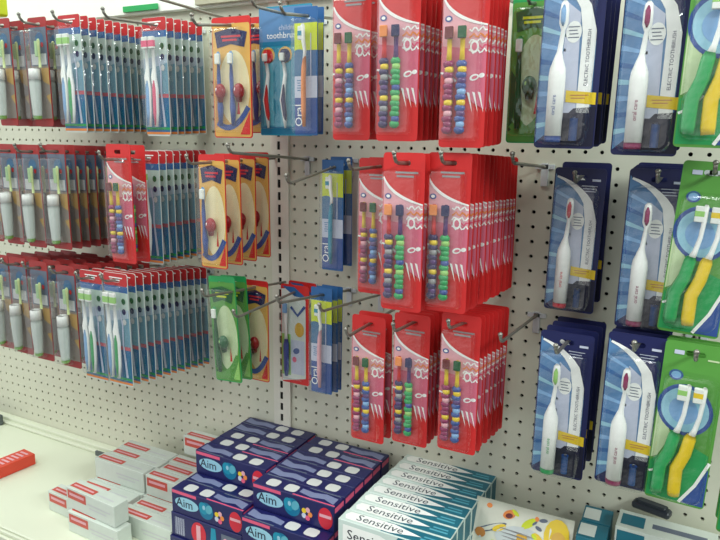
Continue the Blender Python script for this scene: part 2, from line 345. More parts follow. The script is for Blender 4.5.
def twin_pack():
    W, H = 0.073, 0.225; X = lambda f: -W / 2 + W * f; V = lambda f: Z(H, f); b = MB()
    card_base(b, W, H, m('card_green'), .024)
    b.dec([(X(.02), V(.35)), (X(.30), V(.58)), (X(.12), V(.72)), (X(.02), V(.74))], Y1, m('greenp')); b.dec([(X(.02), V(.76)), (X(.5), V(.60)), (X(.95), V(.66)), (X(.95), V(.985)), (X(.02), V(.985))], Y1, m('green'))
    b.dec([(X(.62), V(.985)), (X(.98), V(.74)), (X(.98), V(.985))], Y2, m('royal')); b.band([(X(.58), V(.985)), (X(.80), V(.86)), (X(.98), V(.70))], .004, Y3, m('white')); b.band([(X(.02), V(.83)), (X(.2), V(.80)), (X(.35), V(.74))], .003, Y3, m('white'))
    b.oval(X(.46), V(.405), .0325, .036, Y2, m('royal'), 28, .5); b.oval(X(.46), V(.405), .028, .031, Y3, m('skyl'), 28, .5); b.oval(X(.44), V(.41), .017, .019, Y4, m('bluel'), 22, .5)
    b.oval(X(.24), V(.20), .0085, .0072, Y2, m('royal'), 18); b.oval(X(.24), V(.20), .006, .005, Y3, m('bluel'), 16); b.rect(X(.16), X(.32), V(.075), V(.05), Y2, m('lav')); b.rect(X(.70), X(.88), V(.09), V(.08), Y2, m('greenp'))
    parts = [('card', b.mesh('card'), None, [])]
    for (dx, c) in ((0.0, 'green'), (.0185, 'yellow')):
        h = MB(); y = -.009; px = lambda f: X(f) + dx
        h.tube([(px(.47), y, V(.235)), (px(.47), y, V(.25)), (px(.47), y, V(.33)), (px(.455), y, V(.42)), (px(.41), y, V(.50)), (px(.36), y, V(.555))], [.002, .0032, .003, .0028, .0032, .005], pl('white'), 8, .7)
        h.tube([(px(.37), y, V(.535)), (px(.355), y, V(.56)), (px(.31), y, V(.66)), (px(.20 if c == 'green' else .21), y, V(.76)), (px(.19 if c == 'green' else .22), y, V(.90)), (px(.19 if c == 'green' else .23), y, V(.935))], [.0055, .0074, .0078, .0080, .0080, .0072], pl(c), 10, .7)
        br = MB(); br.bbox(px(.47) - .012, px(.47) - .001, y - .003, y + .003, V(.335), V(.245), mat('bristle_white', (232, 236, 230), .9), .0008); br.bbox(px(.47) - .0121, px(.47) - .001, y - .0031, y + .0031, V(.305), V(.270), mat('bristle_' + c, P[c], .9), .0006)
        parts.append(('toothbrush', h.mesh('toothbrush'), '%s handled toothbrush' % c, [('bristles', br.mesh('bristles'), None)]))
    parts.append(('blister', blister(X(.04), X(.96), V(.97), V(.17), .018, .014, .004), 'clear plastic blister', []))
    return parts, W, H

def adult_pack(acc):
    W, H = 0.062, 0.222; X = lambda f: -W / 2 + W * f; V = lambda f: Z(H, f); b = MB()
    card_base(b, W, H, m('pale'))
    b.plate(rrect(X(.01), X(.99), V(.11), OFF - .0006, .004), [rrect(-.0108, .0108, -.0040, .0039, .0034, 3)], -.0004, -.0001, mat('print_deepred', (188, 44, 48), .4))
    b.rect(X(.01), X(.99), V(.165), V(.11), Y1, m('blue')); b.rect(X(.01), X(.99), V(.34), V(.165), Y1, mat('print_greygreen', (186, 204, 198), .4)); b.rect(X(.01), X(.99), V(.64), V(.34), Y1, mat('print_aqua', (112, 152, 172), .4))
    b.dec([(X(.01), V(.34)), (X(.99), V(.31)), (X(.99), V(.38)), (X(.01), V(.44))], Y2, mat('print_mist', (168, 184, 200), .4))
    b.rect(X(.01), X(.99), V(.965), V(.64), Y1, mat('print_adultblue', (58, 112, 158), .4)); b.rect(X(.01), X(.99), V(.672), V(.64), Y2, mat('print_rose', (190, 96, 108), .4)); b.rect(X(.01), X(.99), V(.985), V(.965), Y2, m('orange'))
    for k in range(3): b.oval(X(.80), V(.24 + .09 * k), .005, .006, Y3, m(('greend', 'navy', 'greyl')[k]), 12)
    b.dec([(X(.55), V(.94)), (X(.95), V(.72)), (X(.95), V(.94))], Y2, m('teald')); b.band([(X(.62), V(.30)), (X(.72), V(.45)), (X(.70), V(.62)), (X(.80), V(.92))], [.002, .004, .004, .006], Y4, m('lav')); b.rect(X(.01), X(.99), V(.945), V(.925), Y3, m('green')); b.lines(X(.25), X(.8), V(.035), .0045, 2, .002, Y2, m('white'))
    parts = [('card', b.mesh('card'), None, [])]
    for k, fx in enumerate((.27, .55)):
        x = X(fx); y = -.0085; h = MB(); c = acc if k else 'white'
        h.tube([(x, y, V(.16)), (x, y, V(.175)), (x, y, V(.26)), (x, y, V(.29))], [.002, .0052, .0052, .0024], pl('white'), 8, .5)
        h.tube([(x, y, V(.27)), (x + .001, y, V(.42)), (x - .001, y, V(.50)), (x + .002, y, V(.60)), (x + .001, y, V(.80)), (x, y, V(.92))], [.003, .0038, .0062, .0066, .0062, .004], pl('white'), 8, .8)
        h.tube([(x, y - .0018, V(.46)), (x + .0018, y - .0024, V(.60)), (x + .001, y - .0022, V(.80)), (x, y - .002, V(.91))], [.0016, .005, .0048, .002], pl(acc if k else 'bluel'), 8, .8)
        br = MB(); br.bbox(x - .0072, x + .0072, y - .0062, y - .001, V(.265), V(.165), mat('bristle_white', (232, 236, 230), .9), .001); br.bbox(x - .0073, x + .0073, y - .0064, y - .001, V(.250), V(.195), mat('bristle_' + acc, P[acc], .9), .0005)
        parts.append(('toothbrush', h.mesh('toothbrush'), None, [('bristles', br.mesh('bristles'), None)]))
    parts.append(('blister', blister(X(.03), X(.95), V(.95), V(.09), .0155, .010, .003), 'clear plastic blister', []))
    return parts, W, H

def bottle_pack():
    W, H = 0.055, 0.212; X = lambda f: -W / 2 + W * f; V = lambda f: Z(H, f); b = MB()
    card_base(b, W, H, m('redd'))
    b.rect(X(.03), X(.97), V(.44), V(.09), Y1, m('slate')); b.rect(X(.03), X(.97), V(.93), V(.44), Y1, mat('print_greybrown', (140, 130, 124), .4)); b.oval(X(.6), V(.20), .012, .014, Y2, m('steelblue'), 16); b.oval(X(.72), V(.25), .004, .005, Y3, m('red'), 10)
    b.dec([(X(.55), V(.46)), (X(.97), V(.46)), (X(.97), V(.62)), (X(.62), V(.58))], Y2, mat('print_tan', (186, 152, 96), .4)); b.dec([(X(.74), V(.72)), (X(.97), V(.70)), (X(.97), V(.80))], Y2, mat('print_tan', (186, 152, 96), .4)); b.rect(X(.1), X(.9), V(.43), V(.33), Y2, m('greyl'))
    parts = [('card', b.mesh('card'), None, [])]
    x, y = X(.48), -.0135; h = MB()
    h.tube([(x, y, V(.57)), (x, y, V(.60)), (x, y, V(.70)), (x, y, V(.90)), (x, y, V(.92))], [.0105, .0112, .0108, .0085, .0075], BOTTLE, 14)
    cp = MB(); cp.tube([(x, y, V(.47)), (x, y, V(.478)), (x, y, V(.57))], [.0092, .0108, .0112], pl('white'), 14); bs = MB(); bs.tube([(x, y, V(.905)), (x, y, V(.925)), (x, y, V(.94))], [.0085, .0086, .006], pl('greenl'), 12)
    parts.append(('bottle', h.mesh('bottle'), 'clear tapered travel bottle', [('cap', cp.mesh('cap'), 'white cap'), ('base', bs.mesh('base'), 'green base')]))
    t = MB(); tx = X(.70); t.tube([(tx, -.008, V(.46)), (tx, -.008, V(.38)), (tx, -.008, V(.30)), (tx, -.008, V(.22)), (tx, -.008, V(.20))], [.0034, .0028, .003, .004, .002], mat('plastic_palelime', (192, 206, 146), .3), 8, .7)
    br = MB(); br.bbox(tx - .010, tx - .002, -.011, -.005, V(.36), V(.22), mat('bristle_palegreen', (176, 206, 160), .9), .001)
    parts.append(('toothbrush', t.mesh('toothbrush'), 'yellow green toothbrush', [('bristles', br.mesh('bristles'), None)]))
    parts.append(('blister', blister(X(.08), X(.84), V(.95), V(.12), .0265, .006, .002), 'clear plastic blister', []))
    return parts, W, H

def hero_pack(W, n, green=False):
    H = 0.205; X = lambda f: -W / 2 + W * f; V = lambda f: Z(H, f); b = MB()
    a, c2, c3 = ('card_green', 'greenp', 'greend') if green else ('hero', 'cream', 'herod')
    card_base(b, W, H, m('green' if green else 'red'))
    b.dec(rrect(X(.02), X(.98), V(.99), V(.055), .004), Y1, m(a)); b.oval(X(.56), V(.58), W * .40, H * .31, Y2, m(c2), 26)
    b.dec([(X(.08), V(.12)), (X(.5), V(.09)), (X(.92), V(.13)), (X(.84), V(.25)), (X(.5), V(.22)), (X(.14), V(.25))], Y3, m('greend' if green else 'navy')); b.lines(X(.25), X(.75), V(.15), .006, 2, .0035, Y4, m('lime' if green else 'crimson'))
    b.band(arc((X(.10), V(.87)), (X(.5), V(1.0)), (X(.92), V(.74))), .010, Y3, m('card_green' if green else 'royal')); b.dec([(X(.70), V(.97)), (X(.95), V(.78)), (X(.95), V(.97))], Y4, m('greenl' if green else 'red'))
    b.dec([(X(.62), V(.80)), (X(.70), V(.80)), (X(.67), V(.66))], Y3, m('red')); b.dec([(X(.05), V(.5)), (X(.16), V(.55)), (X(.14), V(.9)), (X(.05), V(.92))], Y2, m(c3))
    parts = [('card', b.mesh('card'), None, [])]
    for k in range(n):
        x = X(.22 + .33 * k) if n > 1 else X(.24); y = -.007; h = MB(); hc = 'greend' if green else 'royal'
        h.tube([(x, y, V(.28)), (x, y, V(.30)), (x, y, V(.38)), (x, y, V(.40))], [.002, .0046, .0046, .0024], pl('green' if green else 'bluel'), 8, .5)
        h.tube([(x, y, V(.38)), (x, y, V(.50)), (x + .001, y, V(.62)), (x + .002, y, V(.75)), (x + .002, y, V(.90))], [.0026, .004, .0036, .006, .0036], pl(hc), 8, .8)
        br = MB(); br.bbox(x - .0046, x + .0046, y - .006, y - .001, V(.385), V(.30), mat('bristle_white', (232, 236, 230), .9), .001)
        parts.append(('toothbrush', h.mesh('toothbrush'), None, [('bristles', br.mesh('bristles'), None)]))
        tc = MB(); tx = x + .017 if n == 1 or k == 1 else x + .004; tc.ball((tx, -.009, V(.61)), (.0105, .0080, .0135), pl('greend') if green else mat('plastic_darkred', (150, 24, 34), .28), 14, 9)
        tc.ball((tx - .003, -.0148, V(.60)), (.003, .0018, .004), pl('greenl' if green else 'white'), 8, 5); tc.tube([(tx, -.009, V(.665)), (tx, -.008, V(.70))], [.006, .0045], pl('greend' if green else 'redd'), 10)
        parts.append(('toy_cap', tc.mesh('toy_cap'), 'round %s brush cap' % ('dark green' if green else 'red'), []))
    parts.append(('blister', blister(X(.05), X(.93), V(.96), V(.09), .0195, .010, .003), 'clear plastic blister', []))
    return parts, W, H

def teal_pack():
    W, H = 0.110, 0.220; X = lambda f: -W / 2 + W * f; V = lambda f: Z(H, f); b = MB()
    card_base(b, W, H, m('teal'), .016, .003)
    b.rect(X(.01), X(.99), V(.265), V(.01), Y1, m('bluem')); b.rect(X(.01), X(.99), V(.30), V(.265), Y1, m('teald')); b.rect(X(.01), X(.99), V(.99), V(.93), Y1, m('teald'))
    b.text("children's", m('lav'), .0125, lambda x, y: (x + X(.60), Y2, y + V(.165))); b.text('toothbrushes', m('white'), .0150, lambda x, y: (x + X(.52), Y2, y + V(.222)))
    parts = [('card', b.mesh('card'), None, [])]
    for k, (fx, c) in enumerate(((.17, 'red'), (.50, 'navy'), (.80, 'orange'))):
        x = X(fx); y = -.007; g = MB(); g.oval(x, V(.37), .0145, .014, Y2, m('gold'), 20); g.oval(x, V(.375), .011, .0115, Y3, m(c), 18)
        g.rect(x - .011, x + .011, V(.92), V(.40), Y2, m('teall'))
        h = MB(); h.tube([(x - .001, y, V(.33)), (x - .001, y, V(.345)), (x, y, V(.42)), (x + .001, y, V(.45))], [.002, .0055, .005, .003], pl(c), 8, .5)
        h.tube([(x + .001, y, V(.43)), (x + .004, y, V(.52)), (x + .001, y, V(.62)), (x - .002, y, V(.72)), (x + .002, y, V(.84)), (x + .003, y, V(.94))], [.003, .0036, .0042, .0058, .0048, .002], pl('white'), 8, .8)
        h.tube([(x + .002, y - .002, V(.60)), (x + .001, y - .003, V(.72)), (x + .004, y - .002, V(.84)), (x + .004, y, V(.90))], [.0016, .0044, .004, .001], pl(c), 8, .8)
        br = MB(); br.bbox(x - .0048, x + .004, y - .006, y - .001, V(.42), V(.36), mat('bristle_white', (232, 236, 230), .9), .001)
        parts.append(('printed_bay', g.mesh('printed_bay'), None, [])); parts.append(('toothbrush', h.mesh('toothbrush'), 'white and %s toothbrush' % {'navy': 'navy'}.get(c, c), [('bristles', br.mesh('bristles'), None)]))
    parts.append(('blister', blister(X(.03), X(.97), V(.955), V(.31), .014, .006, .003), 'clear plastic blister', []))
    return parts, W, H

def slim_pack(c):
    W, H = 0.045, 0.205; X = lambda f: -W / 2 + W * f; V = lambda f: Z(H, f); b = MB()
    card_base(b, W, H, m('blue'), .014, .002)
    b.rect(X(.01), X(.99), V(.33), V(.12), Y1, m('lime')); b.dec(arc((X(.02), V(.33)), (X(.3), V(.30)), (X(.6), V(.36)), 6) + [(X(.6), V(.53)), (X(.02), V(.53))], Y2, m('steelblue'))
    b.rect(X(.01), X(.99), V(.70), V(.53), Y2, m('lav')); b.rect(X(.01), X(.99), V(.985), V(.70), Y1, m('royal')); b.rect(X(.70), X(.74), V(.60), V(.2), Y3, m('lav'))
    b.text('Oral', m('white'), .020, lambda x, y: (X(.20) - y, Y3, V(.84) + x)); b.lines(X(.12), X(.3), V(.56), .004, 5, .0016, Y3, m('bluem'))
    parts = [('card', b.mesh('card'), None, [])]
    x, y = X(.52), -.008; h = MB()
    h.tube([(x - .002, y, V(.13)), (x - .002, y, V(.15)), (x - .001, y, V(.26)), (x + .002, y, V(.34)), (x, y, V(.44))], [.002, .004, .0036, .003, .003], pl('white'), 8, .8)
    h.tube([(x + .0015, y, V(.38)), (x, y, V(.46)), (x - .001, y, V(.56)), (x - .001, y, V(.80)), (x, y, V(.93))], [.0028, .0044, .0046, .0046, .003], pl(c), 8, .8)
    br = MB(); br.bbox(x - .0105, x - .0025, y - .003, y + .003, V(.255), V(.15), mat('bristle_white', (232, 236, 230), .9), .001); br.bbox(x - .0106, x - .0024, y - .0031, y + .0031, V(.225), V(.185), mat('bristle_teal', P['teal'], .9), .0005)
    parts.append(('toothbrush', h.mesh('toothbrush'), None, [('bristles', br.mesh('bristles'), None)])); parts.append(('blister', blister(X(.03), X(.97), V(.98), V(.09), .0150, .003, .001), 'clear plastic box front', []))
    return parts, W, H

def set_pack():
    W, H = 0.066, 0.205; X = lambda f: -W / 2 + W * f; V = lambda f: Z(H, f); b = MB()
    card_base(b, W, H, m('red')); b.dec([(X(.02), V(.99)), (X(.02), V(.05)), (X(.5), V(.03)), (X(.88), V(.14)), (X(.88), V(.93))], Y1, m('pale')); b.rect(X(.02), X(.34), V(.92), V(.5), Y2, m('greenl')); b.dec([(X(.06), V(.02)), (X(.5), V(.02)), (X(.94), V(.12)), (X(.5), V(.11))], Y3, m('blue'))
    b.rect(X(.36), X(.84), V(.90), V(.55), Y2, m('lav')); b.oval(X(.66), V(.44), .011, .015, Y3, m('gold'), 16); b.oval(X(.55), V(.66), .008, .006, Y3, m('royal'), 14, .5); b.oval(X(.48), V(.75), .005, .006, Y3, m('pinkhot'), 12); b.band([(X(.36), V(.22)), (X(.6), V(.3)), (X(.86), V(.2))], .006, Y3, m('royal'))
    parts = [('card', b.mesh('card'), None, [])]; h = MB(); x, y = X(.24), -.007
    h.tube([(x, y, V(.16)), (x, y, V(.18)), (x, y, V(.27)), (x, y, V(.42)), (x, y, V(.56))], [.002, .0048, .0044, .003, .004], pl('white'), 8, .7); h.tube([(x, y, V(.54)), (x, y, V(.60)), (x, y, V(.85)), (x, y, V(.92))], [.004, .0062, .0058, .0036], pl('royal'), 8, .8)
    br = MB(); br.bbox(x - .0046, x + .0046, y - .006, y - .001, V(.275), V(.18), mat('bristle_bluel', P['bluel'], .9), .001)
    parts.append(('toothbrush', h.mesh('toothbrush'), 'blue handled toothbrush', [('bristles', br.mesh('bristles'), None)])); parts.append(('blister', blister(X(.05), X(.92), V(.95), V(.12), .0145, .008, .003), 'clear plastic blister', []))
    return parts, W, H

PROTO = {
    'red0': red_pack(0), 'red1': red_pack(1), 'eblue': electric_pack('royal'), 'ered': electric_pack('crimson'), 'epurple': electric_pack('magenta'), 'egreen': electric_pack('green'),
    'twin': twin_pack(), 'adultg': adult_pack('green'), 'adultp': adult_pack('pinkhot'), 'bottle': bottle_pack(), 'hero': hero_pack(.060, 1), 'hero2': hero_pack(.084, 2),
    'ghero': hero_pack(.062, 1, True), 'teal': teal_pack(), 'slimteal': slim_pack('teal'), 'slimorange': slim_pack('orange'), 'slimpink': slim_pack('pinkl'), 'set': set_pack()}
def place_pack(kind, name, loc, rot, label, group):
    parts, W, H = PROTO[kind]; root = empty(name, loc, rot); tag(root, label, 'toothbrush pack', group)
    for (pn, me, lab, subs) in parts:
        o = bpy.data.objects.new(pn, me); COL.objects.link(o); o.parent = root
        if lab: o['label'] = lab
        for s in subs:
            c = bpy.data.objects.new(s[0], s[1]); COL.objects.link(c); c.parent = o
            if s[2]: c['label'] = s[2]
    return root

# ------------------------------------------------------------------ hooks
ZINC = mat('hook_zinc', (150, 148, 140), 0.35, 0.75, 0.5, 0.05); PLATE = mat('hook_plate', (206, 212, 214), 0.4, 0.1, 0.5, 0.05)
ROWZ = {'top': 0.2286, 'middle': -0.0254, 'bottom': -0.2794}
def hook(x, zb, L, slope, label, group='peg hooks'):
    root = empty('peg_hook', (x, 0, zb)); tag(root, label, 'hook', group)
    b = MB(); p = [(0, -.004, 0)] + [(0, -L * t, L * t * slope) for t in (.25, .5, .75, 1)]
    e = p[-1]; p += [(0, e[1] - .006, e[2] + .002), (0, e[1] - .011, e[2] + .007), (0, e[1] - .013, e[2] + .013)]
    b.tube(p, .0026, ZINC, 8); b.ball((0, e[1] - .0131, e[2] + .0135), .0036, ZINC, 8, 6); b.build('wire', root)
    b = MB(); b.bbox(-.016, .016, -.0042, -.0006, -.004, .004, PLATE, .0006); b.bbox(-.006, .006, -.0042, -.0006, -.032, .006, PLATE, .0006); b.build('back_plate', root)
    return root
ORD = ['frontmost', 'second', 'third', 'fourth', 'fifth', 'sixth', 'seventh', 'eighth', 'ninth', 'tenth', 'eleventh', 'twelfth', 'thirteenth']
def stack(row, x, yf, yr, kinds, zt, name, desc, place, L=0.25, tilt=0.0, ys=None, jit=1.0, hk=True, xo=0.0, start=0, total=None):
    """cards on one hook, from front (yf) to back (yr); zt = height of the front card's top edge"""
    zb = ROWZ[row]; n = len(kinds); s = (zt - OFF - zb) / abs(yf)
    for i, k in enumerate(kinds):
        y = ys[i] if ys else (yf if n == 1 else yf + (yr - yf) * i / (n - 1)); z = zb + s * abs(y)
        j = 0 if i == 0 else jit
        rot = (0, tilt + random.uniform(-.012, .012) * j, random.uniform(-.02, .02) * j)
        tot = total or n
        o = ORD[i + start] if tot > 1 else ''
        lab = ('%s %s, %s' % (o, desc, place)).strip() if tot > 1 else '%s, %s' % (desc, place)
        place_pack(k, name, (x + xo + random.uniform(-.001, .001) * j, y, z), rot, lab, '%s, %s' % (name.replace('_', ' ') + 's', place))
    if hk: hook(x, zb, max(L, abs(yf) + .02), s, 'zinc peg hook carrying the %s' % hk if isinstance(hk, str) else 'zinc peg hook carrying packs, %s' % place)

RD = 'red twin kids toothbrush card'
def alt(n, s=0): return ['red%d' % ((i + s) % 2) for i in range(n)]
KD = 'kids_toothbrush_pack'
# top row, left to right
TD = 'travel bottle and toothbrush card from front'
stack('top', -.565, -.215, -.060, ['bottle'] * 6, .245, 'travel_toothbrush_pack', TD, 'top row at left frame edge', L=.24)
stack('top', -.482, -.195, -.060, ['bottle'] * 5, .245, 'travel_toothbrush_pack', TD, 'top row next to blue adult cards', L=.22)
stack('top', -.385, -.198, -.040, ['adultg'] + ['adultg', 'adultp'] * 4, .243, 'adult_toothbrush_pack', 'red and blue adult toothbrush card from front', 'left stack of top row', L=.22)
stack('top', -.230, -.132, -.030, ['adultp'] + ['adultg'] * 5, .238, 'adult_toothbrush_pack', 'red and blue adult toothbrush card from front', 'stack left of orange cards, top row', L=.24)
stack('top', -.020, -.165, -.035, ['hero2', 'hero2', 'hero2'], .220, KD, 'wide orange card with red toy cap from front', 'top row')
stack('top', .061, -.118, 0, ['teal'], .240, KD, "blue three toothbrush card reading children's toothbrushes", 'top row', L=.20)
stack('top', .130, -.160, -.140, ['slimorange'] * 2, .226, 'slim_toothbrush_pack', 'slim blue box with orange toothbrush from front', 'top row', L=.22)
stack('top', .262, -.245, -.215, alt(2), .237, KD, RD + ' from front', 'left of three red top row stacks', L=.26)
stack('top', .352, -.280, -.190, alt(6, 1), .237, KD, RD + ' from front', 'middle red stack of top row', L=.29)
stack('top', .445, -.280, -.190, alt(6), .230, KD, RD + ' from front', 'right red stack of top row', L=.29)
stack('top', .500, -.150, -.120, ['ghero'] * 2, .219, KD, 'green card with dark green toy cap from front', 'top row beside electric packs', L=.18)
stack('top', .571, -.240, -.110, ['eblue', 'ered', 'eblue', 'ered'], .231, 'electric_toothbrush_pack', 'navy electric toothbrush card from front', 'left electric stack of top row', tilt=.01)
stack('top', .666, -.235, -.130, ['epurple'] * 4, .224, 'electric_toothbrush_pack', 'navy electric toothbrush card from front', 'right electric stack of top row', tilt=.01)
stack('top', .738, -.255, -.195, ['twin'] * 3, .238, 'twin_toothbrush_pack', 'green twin toothbrush card with green and yellow brushes from front', 'top row right', L=.27, tilt=.02)
# middle row
stack('middle', -.648, -.215, -.060, ['bottle'] * 6, -.005, 'travel_toothbrush_pack', TD, 'middle row, stack cut by left frame edge', L=.24)
stack('middle', -.573, -.220, -.060, ['bottle'] * 7, -.005, 'travel_toothbrush_pack', TD, 'middle row, first full stack from left', L=.24)
stack('middle', -.499, -.222, -.060, ['bottle'] * 7, -.005, 'travel_toothbrush_pack', TD, 'middle row, second full stack from left', L=.24)
stack('middle', -.424, -.220, -.050, ['bottle'] * 8, -.003, 'travel_toothbrush_pack', TD, 'middle row, third full stack from left', L=.24)
stack('middle', -.228, -.240, -.205, ['red0', 'red1'], .001, KD, RD + ' from front', 'middle row before blue adult cards', L=.27, hk=False)
stack('middle', -.228, -.170, -.035, ['adultg'] * 8, -.012, 'adult_toothbrush_pack', 'red and blue adult toothbrush card from front', 'middle row behind two red cards', L=.27)
stack('middle', -.043, -.200, -.070, ['hero'] * 4, -.014, KD, 'narrow orange card with red toy cap from front', 'middle row')
stack('middle', .131, -.072, -.040, ['slimteal'] * 2, -.022, 'slim_toothbrush_pack', 'slim blue box with teal toothbrush from front', 'alone on middle row hook', L=.21)
stack('middle', .268, -.170, -.140, ['red0', 'red0'], -.013, KD, RD + ' from front', 'left of three red middle row stacks')
stack('middle', .369, -.290, -.255, alt(3, 1), .000, KD, RD + ' from front', 'middle red stack of middle row', L=.31)
stack('middle', .427, -.268, -.028, alt(13, 1), .001, KD, RD + ' from front', 'long right red stack of middle row', L=.29)
stack('middle', .568, -.085, -.030, ['ered', 'ered'], -.022, 'electric_toothbrush_pack', 'navy electric toothbrush card from front', 'left electric stack of middle row', tilt=.015, L=.12)
stack('middle', .681, -.155, -.040, ['epurple'] * 4, -.017, 'electric_toothbrush_pack', 'navy electric toothbrush card from front', 'right electric stack of middle row', tilt=.01, L=.18)
stack('middle', .745, -.183, -.150, ['twin'] * 2, -.005, 'twin_toothbrush_pack', 'green twin toothbrush card with green and yellow brushes from front', 'middle row right', tilt=.05, L=.20)
# bottom row
stack('bottom', -.612, -.235, -.060, ['bottle'] * 6, -.242, 'travel_toothbrush_pack', TD, 'bottom row, stack cut by left frame edge', L=.26)
stack('bottom', -.540, -.245, -.060, ['bottle'] * 7, -.240, 'travel_toothbrush_pack', TD, 'bottom row, first full stack from left', L=.26)
stack('bottom', -.460, -.255, -.060, ['bottle'] * 7, -.238, 'travel_toothbrush_pack', TD, 'bottom row, second full stack from left', L=.27)
stack('bottom', -.375, -.258, -.060, ['bottle'] * 7, -.238, 'travel_toothbrush_pack', TD, 'bottom row, third full stack from left', L=.27)
stack('bottom', -.300, -.260, -.200, ['adultg'] * 3, -.240, 'adult_toothbrush_pack', 'red and blue adult toothbrush card from front', 'short left adult stack, bottom row', L=.28)
stack('bottom', -.228, -.265, -.045, ['adultg', 'adultg', 'adultp'] + ['adultg'] * 9, -.236, 'adult_toothbrush_pack', 'red and blue adult toothbrush card from front', 'long adult stack, bottom row', L=.28)
stack('bottom', -.045, -.180, -.145, ['ghero'] * 2, -.238, KD, 'green card with dark green toy cap from front', 'bottom row', tilt=-.06, hk=False)
stack('bottom', -.020, -.110, 0, ['hero'], -.256, KD, 'narrow orange card with red toy cap behind two green cards', 'bottom row')
stack('bottom', .040, -.062, -.035, ['set'] * 2, -.268, KD, 'red edged white card with blue toothbrush from front', 'bottom row right of upright', L=.24)
stack('bottom', .130, -.110, -.070, ['slimpink'] * 3, -.253, 'slim_toothbrush_pack', 'slim blue box with pale toothbrush from front', 'bottom row', L=.24)
stack('bottom', .266, -.185, -.160, ['red0', 'red1'], -.270, KD, RD + ' from front', 'left of three red bottom row stacks')
stack('bottom', .346, -.190, -.095, alt(6, 1), -.255, KD, RD + ' from front', 'middle red stack of bottom row')
stack('bottom', .432, -.205, -.050, alt(8), -.240, KD, RD + ' from front', 'right red stack of bottom row')
stack('bottom', .583, -.180, -.060, ['egreen'] * 4, -.252, 'electric_toothbrush_pack', 'navy electric toothbrush card from front', 'left electric stack of bottom row', tilt=.005)
stack('bottom', .678, -.200, -.080, ['epurple'] * 4, -.235, 'electric_toothbrush_pack', 'navy electric toothbrush card from front', 'right electric stack of bottom row', tilt=.01)
stack('bottom', .748, -.205, -.150, ['twin'] * 3, -.235, 'twin_toothbrush_pack', 'green twin toothbrush card with green and yellow brushes from front', 'bottom row', tilt=.03)
stack('bottom', .838, -.205, -.170, ['twin'] * 2, -.262, 'twin_toothbrush_pack', 'green twin toothbrush card cut by right frame edge, from front', 'bottom row', tilt=.03)
# empty hooks
hook(.033, ROWZ['middle'], .235, .07, 'empty zinc hook, middle row just right of the upright', 'empty peg hooks')
hook(.497, ROWZ['middle'], .20, .06, 'empty zinc hook, middle row between red stack and electric pack', 'empty peg hooks')
hook(.500, ROWZ['bottom'], .22, .06, 'empty zinc hook, bottom row between red stack and electric pack', 'empty peg hooks')
hook(-.120, ROWZ['top'] + .01, .25, .03, 'empty zinc hook above the orange cards, top row', 'empty peg hooks')
hook(.200, ROWZ['bottom'], .22, .08, 'empty zinc hook beside the slim blue boxes, bottom row', 'empty peg hooks')
h = hook(-.603, .4575, .20, 0.0, 'zinc hook on the header carrying the yellow and green packet', 'header hooks'); h.location.y = -.016
# packet hanging above the frame's top left corner
b = MB(); b.bbox(-.03, .03, -.012, .012, -.20, .0, m('lime'), .004); 
b.rect(-.012, .000, -.198, -.002, -.0124, m('slate')); b.rect(.012, .018, -.198, -.002, -.0124, m('greenl'))
o = b.build('snack_packet', loc=(-.603, -.20, .452)); tag(o, 'yellow and green packet hanging above the travel packs, top left corner', 'packet')
b = MB(); b.bbox(-.05, .05, -.002, .002, -.006, .006, m('green'), .0005)
o = b.build('shelf_label', loc=(-.375, -.0205, .283)); tag(o, 'thin green label strip on the white header', 'label')

